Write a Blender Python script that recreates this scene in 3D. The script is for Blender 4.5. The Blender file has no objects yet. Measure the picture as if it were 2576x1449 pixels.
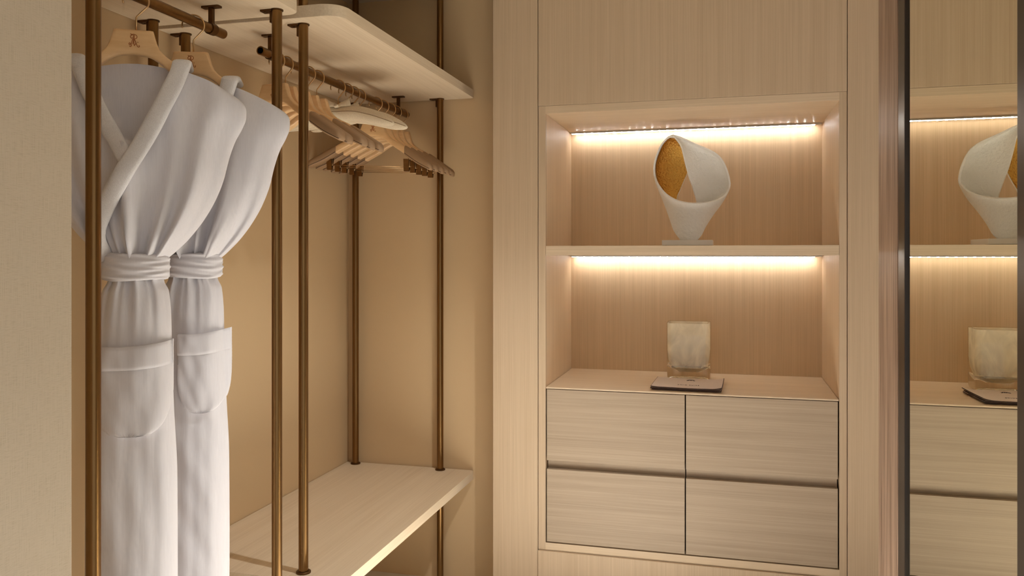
import bpy, bmesh, math, random
from mathutils import Vector, Matrix
C = bpy.context.scene.collection
S = bpy.context.scene
pi = math.pi
H = 1.35                      # eye height above the floor (m)

# ------------------------------------------------------------------ camera
F_PX, TH, V0 = 2033.4, math.radians(14.86), 640.9
cam_d = bpy.data.cameras.new('camera')
cam = bpy.data.objects.new('camera', cam_d)
C.objects.link(cam)
cam.location = (0, 0, H)
cam.rotation_euler = (pi/2, 0, TH)
cam_d.sensor_width = 36.0
cam_d.lens = F_PX / 2576 * 36.0
cam_d.shift_y = -(724.5 - V0) / 2576
cam_d.clip_start = 0.05
S.camera = cam

# ------------------------------------------------------------------ world, lamps, exposure
S.view_settings.view_transform = 'Standard'
S.view_settings.look = 'None'
S.view_settings.gamma = 1.0
S.view_settings.use_curve_mapping = False
S.view_settings.exposure = 0.14
w = bpy.data.worlds.new('world')
S.world = w
w.use_nodes = True
bg = w.node_tree.nodes['Background']
bg.inputs[0].default_value = (0.96, 0.985, 1.0, 1)
bg.inputs[1].default_value = 0.64


def spot(name, loc, target, power, cone, blend, rad, col):
    d = bpy.data.lights.new(name, 'SPOT')
    d.energy = power
    d.spot_size = math.radians(cone)
    d.spot_blend = blend
    d.shadow_soft_size = rad
    d.color = col
    o = bpy.data.objects.new(name, d)
    C.objects.link(o)
    o.location = loc
    o.rotation_euler = (Vector(target) - Vector(loc)).to_track_quat('-Z', 'Y').to_euler()
    return o


WARM = (0.96, 0.985, 1.0)
spot('corridor_downlight', (0.0, 1.78, 1.03 + H), (-1.2, 2.55, 0.1), 60, 62, 0.8, 0.025, WARM)
spot('floor_bounce_spot', (-0.38, 1.95, 1.03 + H), (-0.38, 1.95, 0), 1750, 33, 0.6, 0.05, WARM)  # added lamp: lights the floor so its bounce brightens the shelf undersides
spot('entry_downlight', (-0.1, 0.35, 1.03 + H), (-0.3, 0.45, 0), 60, 80, 0.8, 0.06, WARM)


# ------------------------------------------------------------------ helpers
def at(u, v, Y):
    """photo pixel on the vertical plane at depth Y -> point in the room"""
    a = (u - 1288) / F_PX
    d = Y / (a * math.sin(TH) + math.cos(TH))
    return Vector((d * (a * math.cos(TH) - math.sin(TH)), Y, H + (V0 - v) / F_PX * d))


def tag(o, label, cat, group=None, kind=None):
    o['label'] = label
    o['category'] = cat
    if group:
        o['group'] = group
    if kind:
        o['kind'] = kind
    return o


def empty(name, loc, rz=0.0):
    o = bpy.data.objects.new(name, None)
    o.empty_display_size = 0.05
    C.objects.link(o)
    o.location = loc
    o.rotation_euler = (0, 0, rz)
    return o


def obj(name, bm, mat, parent=None, smooth=False, angle=None):
    bmesh.ops.recalc_face_normals(bm, faces=bm.faces)
    me = bpy.data.meshes.new(name)
    bm.to_mesh(me)
    bm.free()
    if smooth:
        for p in me.polygons:
            p.use_smooth = True
        if angle is not None and hasattr(me, 'set_sharp_from_angle'):
            me.set_sharp_from_angle(angle=math.radians(angle))
    if mat:
        me.materials.append(mat)
    o = bpy.data.objects.new(name, me)
    C.objects.link(o)
    if parent:
        o.parent = parent
    return o


def struct(o):
    o['kind'] = 'structure'
    return o


def add_box(bm, x0, x1, y0, y1, z0, z1, bev=0.0, org=(0, 0, 0)):
    ox, oy, oz = org
    b2 = bmesh.new()
    bmesh.ops.create_cube(b2, size=1)
    for v in b2.verts:
        v.co = Vector(((x0 + x1) / 2 - ox + v.co.x * (x1 - x0), (y0 + y1) / 2 - oy + v.co.y * (y1 - y0),
                       (z0 + z1) / 2 - oz + v.co.z * (z1 - z0)))
    if bev > 0:
        bmesh.ops.bevel(b2, geom=list(b2.edges), offset=bev, segments=2, profile=0.6, affect='EDGES')
    merge(bm, b2)


def merge(bm, b2):
    m = {}
    for v in b2.verts:
        m[v] = bm.verts.new(v.co)
    for f in b2.faces:
        try:
            bm.faces.new([m[v] for v in f.verts])
        except ValueError:
            pass
    b2.free()


def box(name, x0, x1, y0, y1, z0, z1, mat, parent=None, bev=0.0, org=(0, 0, 0)):
    bm = bmesh.new()
    add_box(bm, x0, x1, y0, y1, z0, z1, bev, org)
    return obj(name, bm, mat, parent)


def frames(pts):
    pts = [Vector(p) for p in pts]
    n = len(pts)
    T = []
    for i in range(n):
        a = pts[max(0, i - 1)]
        b = pts[min(n - 1, i + 1)]
        T.append((b - a).normalized())
    up = Vector((0, 0, 1)) if abs(T[0].z) < 0.9 else Vector((0, 1, 0))
    N = (up - T[0] * up.dot(T[0])).normalized()
    out = []
    for i in range(n):
        N = (N - T[i] * N.dot(T[i])).normalized()
        out.append((pts[i], T[i], N, T[i].cross(N)))
    return out


def add_tube(bm, pts, rad, seg=10, cap=True, rad2=None):
    """tube along pts; rad may be a list; rad2 = radius along the second axis (flattened tube)"""
    fr = frames(pts)
    rings = []
    for i, (p, t, n, b) in enumerate(fr):
        r = rad[i] if isinstance(rad, (list, tuple)) else rad
        r2 = (rad2[i] if isinstance(rad2, (list, tuple)) else rad2) if rad2 is not None else r
        rings.append([bm.verts.new(p + n * (math.cos(2 * pi * k / seg) * r) + b * (math.sin(2 * pi * k / seg) * r2))
                      for k in range(seg)])
    for i in range(len(rings) - 1):
        for k in range(seg):
            bm.faces.new((rings[i][k], rings[i][(k + 1) % seg], rings[i + 1][(k + 1) % seg], rings[i + 1][k]))
    if cap:
        bm.faces.new(rings[0][::-1])
        bm.faces.new(rings[-1])


def smooth_path(pts, n=8):
    pts = [Vector(p) for p in pts]
    out = []
    for i in range(len(pts) - 1):
        p0 = pts[max(0, i - 1)]
        p1 = pts[i]
        p2 = pts[i + 1]
        p3 = pts[min(len(pts) - 1, i + 2)]
        for k in range(n):
            t = k / n
            out.append(0.5 * ((2 * p1) + (p2 - p0) * t + (2 * p0 - 5 * p1 + 4 * p2 - p3) * t * t +
                              (3 * p1 - p0 - 3 * p2 + p3) * t ** 3))
    out.append(pts[-1])
    return out


def interp(tab, x):
    """smooth (monotone-ish cubic) interpolation in a list of (x, value)"""
    if x <= tab[0][0]:
        return tab[0][1]
    if x >= tab[-1][0]:
        return tab[-1][1]
    for i in range(len(tab) - 1):
        if tab[i][0] <= x <= tab[i + 1][0]:
            break
    x1, y1 = tab[i]
    x2, y2 = tab[i + 1]
    h = x2 - x1
    t = (x - x1) / h

    def slope(j):
        if j <= 0 or j >= len(tab) - 1:
            k = min(max(j, 0), len(tab) - 2)
            return (tab[k + 1][1] - tab[k][1]) / (tab[k + 1][0] - tab[k][0])
        a = (tab[j][1] - tab[j - 1][1]) / (tab[j][0] - tab[j - 1][0])
        b = (tab[j + 1][1] - tab[j][1]) / (tab[j + 1][0] - tab[j][0])
        return 0.0 if a * b <= 0 else 2 * a * b / (a + b)
    m1, m2 = slope(i) * h, slope(i + 1) * h
    t2, t3 = t * t, t * t * t
    return (2 * t3 - 3 * t2 + 1) * y1 + (t3 - 2 * t2 + t) * m1 + (-2 * t3 + 3 * t2) * y2 + (t3 - t2) * m2


def prism(bm, outline, z0, z1, bev=0.0):
    b2 = bmesh.new()
    lo = [b2.verts.new((x, y, z0)) for x, y in outline]
    hi = [b2.verts.new((x, y, z1)) for x, y in outline]
    n = len(outline)
    b2.faces.new(lo[::-1])
    b2.faces.new(hi)
    for i in range(n):
        b2.faces.new((lo[i], lo[(i + 1) % n], hi[(i + 1) % n], hi[i]))
    if bev:
        ed = [e for e in b2.edges if abs(e.verts[0].co.z - e.verts[1].co.z) < 1e-6]
        bmesh.ops.bevel(b2, geom=ed, offset=bev, segments=2, profile=0.5, affect='EDGES')
    merge(bm, b2)


def rounded(x0, x1, y0, y1, r, n=6):
    """outline, r = radii at (x0,y0),(x1,y0),(x1,y1),(x0,y1)"""
    out = []
    for (cx, cy, a0, rr) in ((x0, y0, pi, r[0]), (x1, y0, 1.5 * pi, r[1]), (x1, y1, 0, r[2]), (x0, y1, pi / 2, r[3])):
        if rr <= 0:
            out.append((cx, cy))
            continue
        px = cx + rr if cx == x0 else cx - rr
        py = cy + rr if cy == y0 else cy - rr
        for k in range(n + 1):
            a = a0 + k / n * pi / 2
            out.append((px + rr * math.cos(a), py + rr * math.sin(a)))
    return out


def copy_tree(o, parent=None):
    c = o.copy()
    C.objects.link(c)
    if parent:
        c.parent = parent
    for ch in list(o.children):
        copy_tree(ch, c)
    return c


# ------------------------------------------------------------------ materials
def new_mat(name):
    m = bpy.data.materials.new(name)
    m.use_nodes = True
    nt = m.node_tree
    return m, nt, nt.nodes['Principled BSDF']


def nd(nt, t, **kw):
    n = nt.nodes.new(t)
    for k, v in kw.items():
        setattr(n, k, v)
    return n


def rgb(r, g, b):
    f = lambda c: (c / 255 / 12.92) if c / 255 <= 0.04045 else ((c / 255 + 0.055) / 1.055) ** 2.4
    return (f(r), f(g), f(b), 1)


def coords(nt, scale, rand=True):
    tc = nd(nt, 'ShaderNodeTexCoord')
    mp = nd(nt, 'ShaderNodeMapping')
    mp.inputs['Scale'].default_value = scale
    if rand:
        oi = nd(nt, 'ShaderNodeObjectInfo')
        vm = nd(nt, 'ShaderNodeVectorMath', operation='SCALE')
        vm.inputs[0].default_value = (3.1, 5.7, 4.3)
        nt.links.new(oi.outputs['Random'], vm.inputs['Scale'])
        ad = nd(nt, 'ShaderNodeVectorMath', operation='ADD')
        nt.links.new(tc.outputs['Object'], ad.inputs[0])
        nt.links.new(vm.outputs[0], ad.inputs[1])
        nt.links.new(ad.outputs[0], mp.inputs['Vector'])
    else:
        nt.links.new(tc.outputs['Object'], mp.inputs['Vector'])
    return mp


def wood(name, light, dark, axis, rough=0.5, fine=260, contrast=1.0, bump=0.06, along=2.2, spec=0.35):
    m, nt, b = new_mat(name)
    i = 'xyz'.index(axis)
    sc = [fine] * 3
    sc[i] = along
    mp = coords(nt, sc)
    n1 = nd(nt, 'ShaderNodeTexNoise')
    n1.inputs['Scale'].default_value = 1.0
    n1.inputs['Detail'].default_value = 5
    n1.inputs['Roughness'].default_value = 0.65
    nt.links.new(mp.outputs[0], n1.inputs['Vector'])
    sc2 = [fine * 0.16] * 3
    sc2[i] = along * 0.35
    mp2 = coords(nt, sc2)
    n2 = nd(nt, 'ShaderNodeTexNoise')
    n2.inputs['Scale'].default_value = 1.0
    n2.inputs['Detail'].default_value = 4
    n2.inputs['Distortion'].default_value = 0.6
    nt.links.new(mp2.outputs[0], n2.inputs['Vector'])
    mx = nd(nt, 'ShaderNodeMath', operation='ADD')
    ml = nd(nt, 'ShaderNodeMath', operation='MULTIPLY')
    ml.inputs[1].default_value = 0.5
    nt.links.new(n2.outputs['Fac'], ml.inputs[0])
    nt.links.new(n1.outputs['Fac'], mx.inputs[0])
    nt.links.new(ml.outputs[0], mx.inputs[1])
    rp = nd(nt, 'ShaderNodeValToRGB')
    mid = 0.75
    wd = 0.22 / contrast
    rp.color_ramp.elements[0].position = mid - wd
    rp.color_ramp.elements[1].position = mid + wd
    rp.color_ramp.elements[0].color = dark
    rp.color_ramp.elements[1].color = light
    nt.links.new(mx.outputs[0], rp.inputs[0])
    nt.links.new(rp.outputs[0], b.inputs['Base Color'])
    b.inputs['Roughness'].default_value = rough
    b.inputs['Specular IOR Level'].default_value = spec
    bp = nd(nt, 'ShaderNodeBump')
    bp.inputs['Strength'].default_value = bump
    bp.inputs['Distance'].default_value = 0.002
    nt.links.new(n1.outputs['Fac'], bp.inputs['Height'])
    nt.links.new(bp.outputs[0], b.inputs['Normal'])
    return m


OAK_L, OAK_D = rgb(208, 183, 152), rgb(193, 167, 136)
M = {}
M['oak_v'] = wood('bleached_oak_vertical', OAK_L, OAK_D, 'z')
M['oak_vn'] = wood('bleached_oak_niche_vertical', rgb(222, 194, 159), rgb(205, 177, 142), 'z')  # lighter copy of the cabinet oak; niche brightness is put into the colour
M['oak_h'] = wood('bleached_oak_horizontal', rgb(185, 164, 139), rgb(166, 145, 121), 'x')
M['oak_shelf'] = wood('bleached_oak_niche', rgb(222, 198, 166), rgb(206, 181, 149), 'x')  # oak lightened in colour to raise the bounced light inside the niche
M['oak_y'] = wood('bleached_oak_shelf', rgb(234, 214, 184), rgb(221, 199, 167), 'y', fine=190)
M['oak_dark'] = wood('smoked_oak', rgb(184, 156, 134), rgb(112, 86, 68), 'z', fine=120, contrast=1.1, along=3)
M['beech'] = wood('varnished_beech', rgb(246, 208, 158), rgb(228, 184, 130), 'x', rough=0.35, fine=60, contrast=0.8,
                  along=9, bump=0.02, spec=0.5)


def plain(name, col, rough=0.5, metal=0.0, spec=0.5, noise=None):
    m, nt, b = new_mat(name)
    b.inputs['Base Color'].default_value = col
    b.inputs['Roughness'].default_value = rough
    b.inputs['Metallic'].default_value = metal
    b.inputs['Specular IOR Level'].default_value = spec
    if noise:
        sc, strength, dist = noise
        mp = coords(nt, sc if isinstance(sc, tuple) else (sc, sc, sc))
        n = nd(nt, 'ShaderNodeTexNoise')
        n.inputs['Scale'].default_value = 1
        n.inputs['Detail'].default_value = 4
        nt.links.new(mp.outputs[0], n.inputs['Vector'])
        bp = nd(nt, 'ShaderNodeBump')
        bp.inputs['Strength'].default_value = strength
        bp.inputs['Distance'].default_value = dist
        nt.links.new(n.outputs['Fac'], bp.inputs['Height'])
        nt.links.new(bp.outputs[0], b.inputs['Normal'])
    return m


def brushed(name, c1, c2, rough, scale):
    m, nt, b = new_mat(name)
    mp = coords(nt, scale)
    n = nd(nt, 'ShaderNodeTexNoise')
    n.inputs['Scale'].default_value = 1
    n.inputs['Detail'].default_value = 3
    nt.links.new(mp.outputs[0], n.inputs['Vector'])
    rp = nd(nt, 'ShaderNodeValToRGB')
    rp.color_ramp.elements[0].color = c1
    rp.color_ramp.elements[1].color = c2
    rp.color_ramp.elements[0].position = 0.3
    rp.color_ramp.elements[1].position = 0.7
    nt.links.new(n.outputs['Fac'], rp.inputs[0])
    nt.links.new(rp.outputs[0], b.inputs['Base Color'])
    b.inputs['Metallic'].default_value = 1.0
    b.inputs['Roughness'].default_value = rough
    return m


M['bronze'] = brushed('antique_bronze', rgb(130, 98, 60), rgb(137, 104, 65), 0.30, (160, 160, 3))
M['bronze_dark'] = brushed('dark_bronze', rgb(92, 66, 40), rgb(104, 76, 48), 0.45, (60, 60, 60))
M['hook'] = brushed('brass_wire', rgb(206, 170, 124), rgb(216, 182, 136), 0.28, (50, 50, 50))
M['clip'] = brushed('bronze_clip', rgb(128, 92, 54), rgb(140, 102, 62), 0.45, (50, 50, 300))
M['clip_black'] = plain('black_spring', rgb(22, 19, 17), 0.4)
M['leather'] = plain('taupe_leather', rgb(164, 131, 97), 0.55, 0, 0.35, (260, 0.10, 0.001))
M['seam'] = plain('dark_seam', rgb(74, 50, 34), 0.7)
M['wall_paint'] = plain('tan_wall_paint', rgb(208, 178, 137), 0.62, 0, 0.25, (40, 0.02, 0.002))
M['ceiling'] = plain('ceiling_white', rgb(225, 215, 200), 0.8, 0, 0.2, (30, 0.02, 0.002))
M['floor'] = plain('pale_stone_floor', rgb(228, 221, 210), 0.45, 0, 0.3, (5, 0.02, 0.002))
M['black_gap'] = plain('dark_recess', rgb(60, 48, 38), 0.8)
M['frame_black'] = plain('black_bronze_frame', rgb(40, 29, 22), 0.35, 0.0, 0.4, ((60, 60, 4), 0.05, 0.001))
M['led_bar'] = plain('aluminium_channel', rgb(200, 190, 176), 0.5, 0.2, 0.4, (50, 0.02, 0.001))
M['emblem'] = plain('engraved_emblem', rgb(170, 98, 46), 0.7)


def fabric(name, c1, c2, weave, bump, rough=0.9, sheen=0.25, cloud=None):
    m, nt, b = new_mat(name)
    mp = coords(nt, weave)
    n = nd(nt, 'ShaderNodeTexNoise')
    n.inputs['Scale'].default_value = 1
    n.inputs['Detail'].default_value = 4
    n.inputs['Roughness'].default_value = 0.6
    nt.links.new(mp.outputs[0], n.inputs['Vector'])
    rp = nd(nt, 'ShaderNodeValToRGB')
    rp.color_ramp.elements[0].position = 0.33
    rp.color_ramp.elements[1].position = 0.67
    rp.color_ramp.elements[0].color = c1
    rp.color_ramp.elements[1].color = c2
    nt.links.new(n.outputs['Fac'], rp.inputs[0])
    nt.links.new(rp.outputs[0], b.inputs['Base Color'])
    b.inputs['Roughness'].default_value = rough
    b.inputs['Sheen Weight'].default_value = sheen
    b.inputs['Specular IOR Level'].default_value = 0.2
    bp = nd(nt, 'ShaderNodeBump')
    bp.inputs['Strength'].default_value = bump
    bp.inputs['Distance'].default_value = 0.0015
    nt.links.new(n.outputs['Fac'], bp.inputs['Height'])
    last = bp
    if cloud:
        mp2 = coords(nt, cloud[0])
        n2 = nd(nt, 'ShaderNodeTexNoise')
        n2.inputs['Scale'].default_value = 1
        n2.inputs['Detail'].default_value = 3
        nt.links.new(mp2.outputs[0], n2.inputs['Vector'])
        b2 = nd(nt, 'ShaderNodeBump')
        b2.inputs['Strength'].default_value = cloud[1]
        b2.inputs['Distance'].default_value = cloud[2]
        nt.links.new(n2.outputs['Fac'], b2.inputs['Height'])
        nt.links.new(bp.outputs[0], b2.inputs['Normal'])
        last = b2
    nt.links.new(last.outputs[0], b.inputs['Normal'])
    return m


M['robe'] = fabric('white_robe_cotton', rgb(222, 217, 219), rgb(227, 222, 224), (420, 420, 14), 0.08, 0.75, 0.3,
                   ((16, 16, 7), 0.30, 0.014))
M['terry'] = fabric('white_terry', rgb(222, 217, 216), rgb(234, 230, 229), (420, 420, 420), 0.5, 0.95, 0.5)
M['pad'] = fabric('cream_linen', rgb(216, 196, 164), rgb(236, 220, 192), (500, 500, 500), 0.25, 0.9, 0.3)
M['pad_seam'] = plain('tan_seam', rgb(158, 130, 98), 0.9)
M['pouch'] = fabric('pinkish_linen', rgb(190, 168, 150), rgb(226, 208, 192), (650, 650, 650), 0.3, 0.95, 0.2)
M['pipe'] = plain('dark_brown_piping', rgb(66, 40, 30), 0.75)


def wallcloth():
    m, nt, b = new_mat('woven_wallcovering')
    outs = []
    for sc in ((1200, 1200, 22), (80, 80, 1300)):
        mp = coords(nt, sc, False)
        n = nd(nt, 'ShaderNodeTexNoise')
        n.inputs['Scale'].default_value = 1
        n.inputs['Detail'].default_value = 3
        nt.links.new(mp.outputs[0], n.inputs['Vector'])
        outs.append(n)
    ad = nd(nt, 'ShaderNodeMath', operation='ADD')
    nt.links.new(outs[0].outputs['Fac'], ad.inputs[0])
    nt.links.new(outs[1].outputs['Fac'], ad.inputs[1])
    rp = nd(nt, 'ShaderNodeValToRGB')
    rp.color_ramp.elements[0].position = 0.75
    rp.color_ramp.elements[1].position = 1.25
    rp.color_ramp.elements[0].color = rgb(184, 167, 143)
    rp.color_ramp.elements[1].color = rgb(199, 182, 158)
    nt.links.new(ad.outputs[0], rp.inputs[0])
    nt.links.new(rp.outputs[0], b.inputs['Base Color'])
    b.inputs['Roughness'].default_value = 0.85
    b.inputs['Specular IOR Level'].default_value = 0.2
    bp = nd(nt, 'ShaderNodeBump')
    bp.inputs['Strength'].default_value = 0.15
    bp.inputs['Distance'].default_value = 0.001
    nt.links.new(ad.outputs[0], bp.inputs['Height'])
    nt.links.new(bp.outputs[0], b.inputs['Normal'])
    return m


M['wallcloth'] = wallcloth()


def mirror_mat():
    m, nt, b = new_mat('bronze_tinted_mirror')
    b.inputs['Base Color'].default_value = (0.86, 0.84, 0.70, 1)
    b.inputs['Metallic'].default_value = 1
    b.inputs['Roughness'].default_value = 0.0
    return m


M['mirror'] = mirror_mat()


def led_mat():
    m, nt, b = new_mat('led_strip_light')
    tc = nd(nt, 'ShaderNodeTexCoord')
    sp = nd(nt, 'ShaderNodeSeparateXYZ')
    nt.links.new(tc.outputs['Object'], sp.inputs[0])
    mu = nd(nt, 'ShaderNodeMath', operation='MULTIPLY')
    mu.inputs[1].default_value = 2 * pi / 0.0325
    nt.links.new(sp.outputs['X'], mu.inputs[0])
    co = nd(nt, 'ShaderNodeMath', operation='COSINE')
    nt.links.new(mu.outputs[0], co.inputs[0])
    mr = nd(nt, 'ShaderNodeMapRange')
    mr.inputs['From Min'].default_value = 0.55
    mr.inputs['From Max'].default_value = 0.95
    mr.inputs['To Min'].default_value = 4.0
    mr.inputs['To Max'].default_value = 126.0
    nt.links.new(co.outputs[0], mr.inputs['Value'])
    b.inputs['Base Color'].default_value = (0.8, 0.75, 0.65, 1)
    b.inputs['Emission Color'].default_value = (1.0, 0.985, 0.95, 1)
    nt.links.new(mr.outputs[0], b.inputs['Emission Strength'])
    return m


M['led'] = led_mat()
M['plaster'] = plain('white_plaster', rgb(250, 246, 238), 0.8, 0, 0.25, (95, 0.8, 0.006))


def gold_mat():
    m = plain('gold_leaf', rgb(216, 168, 84), 0.24, 1.0, 0.5, (130, 1.0, 0.006))
    return m


M['gold'] = gold_mat()
M['plinth'] = plain('white_lacquer', rgb(240, 234, 224), 0.55, 0, 0.4, (60, 0.03, 0.001))


def glass_mats():
    m, nt, b = new_mat('clear_thick_glass')
    out = nt.nodes['Material Output']
    tr = nd(nt, 'ShaderNodeBsdfTransparent')
    tr.inputs['Color'].default_value = (0.98, 0.975, 0.945, 1)
    gl = nd(nt, 'ShaderNodeBsdfGlossy')
    gl.inputs['Roughness'].default_value = 0.04
    lw = nd(nt, 'ShaderNodeLayerWeight')
    lw.inputs['Blend'].default_value = 0.5
    pw = nd(nt, 'ShaderNodeMath', operation='POWER')
    pw.inputs[1].default_value = 5.0
    nt.links.new(lw.outputs['Facing'], pw.inputs[0])
    fr = nd(nt, 'ShaderNodeMath', operation='MULTIPLY_ADD')
    fr.inputs[1].default_value = 0.55
    fr.inputs[2].default_value = 0.05
    nt.links.new(pw.outputs[0], fr.inputs[0])
    mx = nd(nt, 'ShaderNodeMixShader')
    nt.links.new(fr.outputs[0], mx.inputs[0])
    nt.links.new(tr.outputs[0], mx.inputs[1])
    nt.links.new(gl.outputs[0], mx.inputs[2])
    nt.links.new(mx.outputs[0], out.inputs['Surface'])
    m2, nt, b = new_mat('milky_swirl')
    out = nt.nodes['Material Output']
    mp = coords(nt, (14, 14, 8), False)
    mp.inputs['Rotation'].default_value = (0, 0.6, 0)
    n = nd(nt, 'ShaderNodeTexNoise')
    n.inputs['Scale'].default_value = 1
    n.inputs['Detail'].default_value = 3
    n.inputs['Distortion'].default_value = 1.2
    nt.links.new(mp.outputs[0], n.inputs['Vector'])
    tc = nd(nt, 'ShaderNodeTexCoord')
    sp = nd(nt, 'ShaderNodeSeparateXYZ')
    nt.links.new(tc.outputs['Object'], sp.inputs[0])
    mr = nd(nt, 'ShaderNodeMapRange')
    mr.inputs['From Min'].default_value = 0.03
    mr.inputs['From Max'].default_value = 0.12
    mr.inputs['To Min'].default_value = -0.25
    mr.inputs['To Max'].default_value = 0.28
    nt.links.new(sp.outputs['Z'], mr.inputs['Value'])
    ad = nd(nt, 'ShaderNodeMath', operation='ADD')
    ad.use_clamp = True
    nt.links.new(n.outputs['Fac'], ad.inputs[0])
    nt.links.new(mr.outputs[0], ad.inputs[1])
    tr = nd(nt, 'ShaderNodeBsdfTransparent')
    df = nd(nt, 'ShaderNodeBsdfDiffuse')
    df.inputs['Color'].default_value = rgb(246, 238, 218)
    tl = nd(nt, 'ShaderNodeBsdfTranslucent')
    tl.inputs['Color'].default_value = rgb(246, 238, 218)
    m1 = nd(nt, 'ShaderNodeMixShader')
    m1.inputs[0].default_value = 0.55
    nt.links.new(df.outputs[0], m1.inputs[1])
    nt.links.new(tl.outputs[0], m1.inputs[2])
    mm = nd(nt, 'ShaderNodeMixShader')
    nt.links.new(ad.outputs[0], mm.inputs[0])
    nt.links.new(tr.outputs[0], mm.inputs[1])
    nt.links.new(m1.outputs[0], mm.inputs[2])
    nt.links.new(mm.outputs[0], out.inputs['Surface'])
    return m, m2


M['glass'], M['milk'] = glass_mats()
m_, nt_, b_ = new_mat('clear_crystal_base')
b_.inputs['Base Color'].default_value = (0.97, 0.96, 0.92, 1)
b_.inputs['Roughness'].default_value = 0.02
b_.inputs['IOR'].default_value = 1.2
b_.inputs['Transmission Weight'].default_value = 1.0
M['crystal'] = m_

# ------------------------------------------------------------------ setting
XL = -1.574            # closet side wall
YW = 3.185             # closet end wall
YC = 3.0               # cabinet front
CE = 1.08 + H          # ceiling height
CABL = -0.872
struct(box('floor', -1.9, 1.2, -0.4, 3.7, -0.05, 0, M['floor']))
struct(box('ceiling', -1.9, 1.2, 0.1, 3.7, CE, CE + 0.05, M['ceiling']))
struct(box('wall_left', XL - 0.12, XL, 1.12, YW + 0.1, 0, CE, M['wall_paint']))
struct(box('wall_back', XL - 0.12, CABL + 0.10, YW, YW + 0.1, 0, CE, M['wall_paint']))
struct(box('wall_front', XL - 0.12, -1.06, 0.3, 1.12, 0, CE, M['wallcloth'], bev=0.002))
struct(box('light_blocking_lintel', -2.2, 1.5, -0.40, -0.30, 0.60 + H, CE + 0.6, M['wallcloth']))  # unseen lintel added to cut high light and darken above the shelves
XM = 0.41
struct(box('wall_right', XM + 0.03, XM + 0.5, 0.7, 2.43, 0, CE, M['wall_paint']))
struct(box('trim_1', XM - 0.002, XM + 0.03, 2.172, 2.43, 0, CE, M['oak_dark'], bev=0.002))

# mirrored door on the right-hand wall
md = empty('mirror_door', (XM + 0.015, 1.6, 0))
tag(md, 'tall bronze-tinted mirror door in a black frame reflecting the lit niche', 'mirror')
o = (XM + 0.015, 1.6, 0)
box('mirror_glass', XM, XM + 0.006, 1.31, 2.075, 0.012, CE - 0.004, M['mirror'], md, 0, o)
fr = bmesh.new()
add_box(fr, XM - 0.006, XM + 0.028, 2.070, 2.112, 0.01, CE - 0.002, 0.002, o)
add_box(fr, XM - 0.001, XM + 0.028, 2.114, 2.171, 0.01, CE - 0.002, 0.002, o)
add_box(fr, XM - 0.006, XM + 0.028, 0.95, 1.311, 0.01, CE - 0.002, 0.002, o)
obj('frame', fr, M['frame_black'], md)

# ------------------------------------------------------------------ built-in cabinet with the lit niche
a0, a1, b0, b1 = -0.6938, 0.4042, -0.6649, 0.3788
z0, z1, z2, z3, z4, z5, z6 = (H + v for v in (0.5653, 0.5368, 0.0340, -0.0022, -0.5025, -1.093, -1.1217))
YN = 3.53
o = (-0.145, 3.3, 0)
cab = empty('built_in_cabinet', o)
tag(cab, 'tall bleached oak built-in cabinet with a lit open niche above four drawers', 'cabinet')
g = 0.0012
box('stile', CABL, a0 - g, YC, YC + 0.30, 0, CE - 0.002, M['oak_v'], cab, 0.0012, o)
box('stile', a1 + g, 1.0, YC, YC + 0.60, 0, CE - 0.002, M['oak_v'], cab, 0.0012, o)
box('door', a0 + g, a1 - g, YC, YC + 0.022, z0 + 0.001, CE - 0.002, M['oak_v'], cab, 0.0012, o)
box('plinth_panel', a0 + g, a1 - g, YC - 0.007, YC + 0.022, 0, z6 - 0.001, M['oak_v'], cab, 0.0015, o)
yf = YC + 0.004
box('niche_frame', a0 + g, b0, yf, yf + 0.02, z6, z0, M['oak_v'], cab, 0, o)
box('niche_frame', b1, a1 - g, yf, yf + 0.02, z6, z0, M['oak_v'], cab, 0, o)
box('niche_head', b0, b1, yf, yf + 0.02, z1, z0, M['oak_shelf'], cab, 0, o)
box('niche_sill', b0, b1, yf, YN, z6, z5 - 0.001, M['oak_shelf'], cab, 0, o)
box('niche_side', a0 + 0.004, b0, yf + 0.02, YN + 0.02, z6, z0, M['oak_vn'], cab, 0, o)
box('niche_side', b1, a1 - 0.004, yf + 0.02, YN + 0.02, z6, z0, M['oak_vn'], cab, 0, o)
box('niche_back', b0, b1, YN, YN + 0.02, z5 - 0.02, z0, M['oak_vn'], cab, 0, o)
box('niche_top', b0, b1, yf + 0.02, YN, z1, z1 + 0.02, M['oak_shelf'], cab, 0, o)
box('shelf', b0 + 0.001, b1 - 0.001, YC + 0.002, YN, z3, z2, M['oak_shelf'], cab, 0.0012, o)
box('cabinet_top', a0, 1.0, YC + 0.022, YC + 0.6, z0 + 0.03, CE - 0.002, M['oak_v'], cab, 0, o)
for zt in (z1, z3):
    st = box('led_strip', b0 + 0.004, b1 - 0.004, YN - 0.040, YN - 0.018, zt - 0.006, zt, M['led_bar'], cab, 0.0, o)
    st['label'] = 'glowing warm white LED strip'
    bm = bmesh.new()
    add_box(bm, b0 + 0.008, b1 - 0.03, YN - 0.033, YN - 0.023, zt - 0.0085, zt - 0.006, 0.0, o)
    obj('led_diffuser', bm, M['led'], st)
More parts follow.
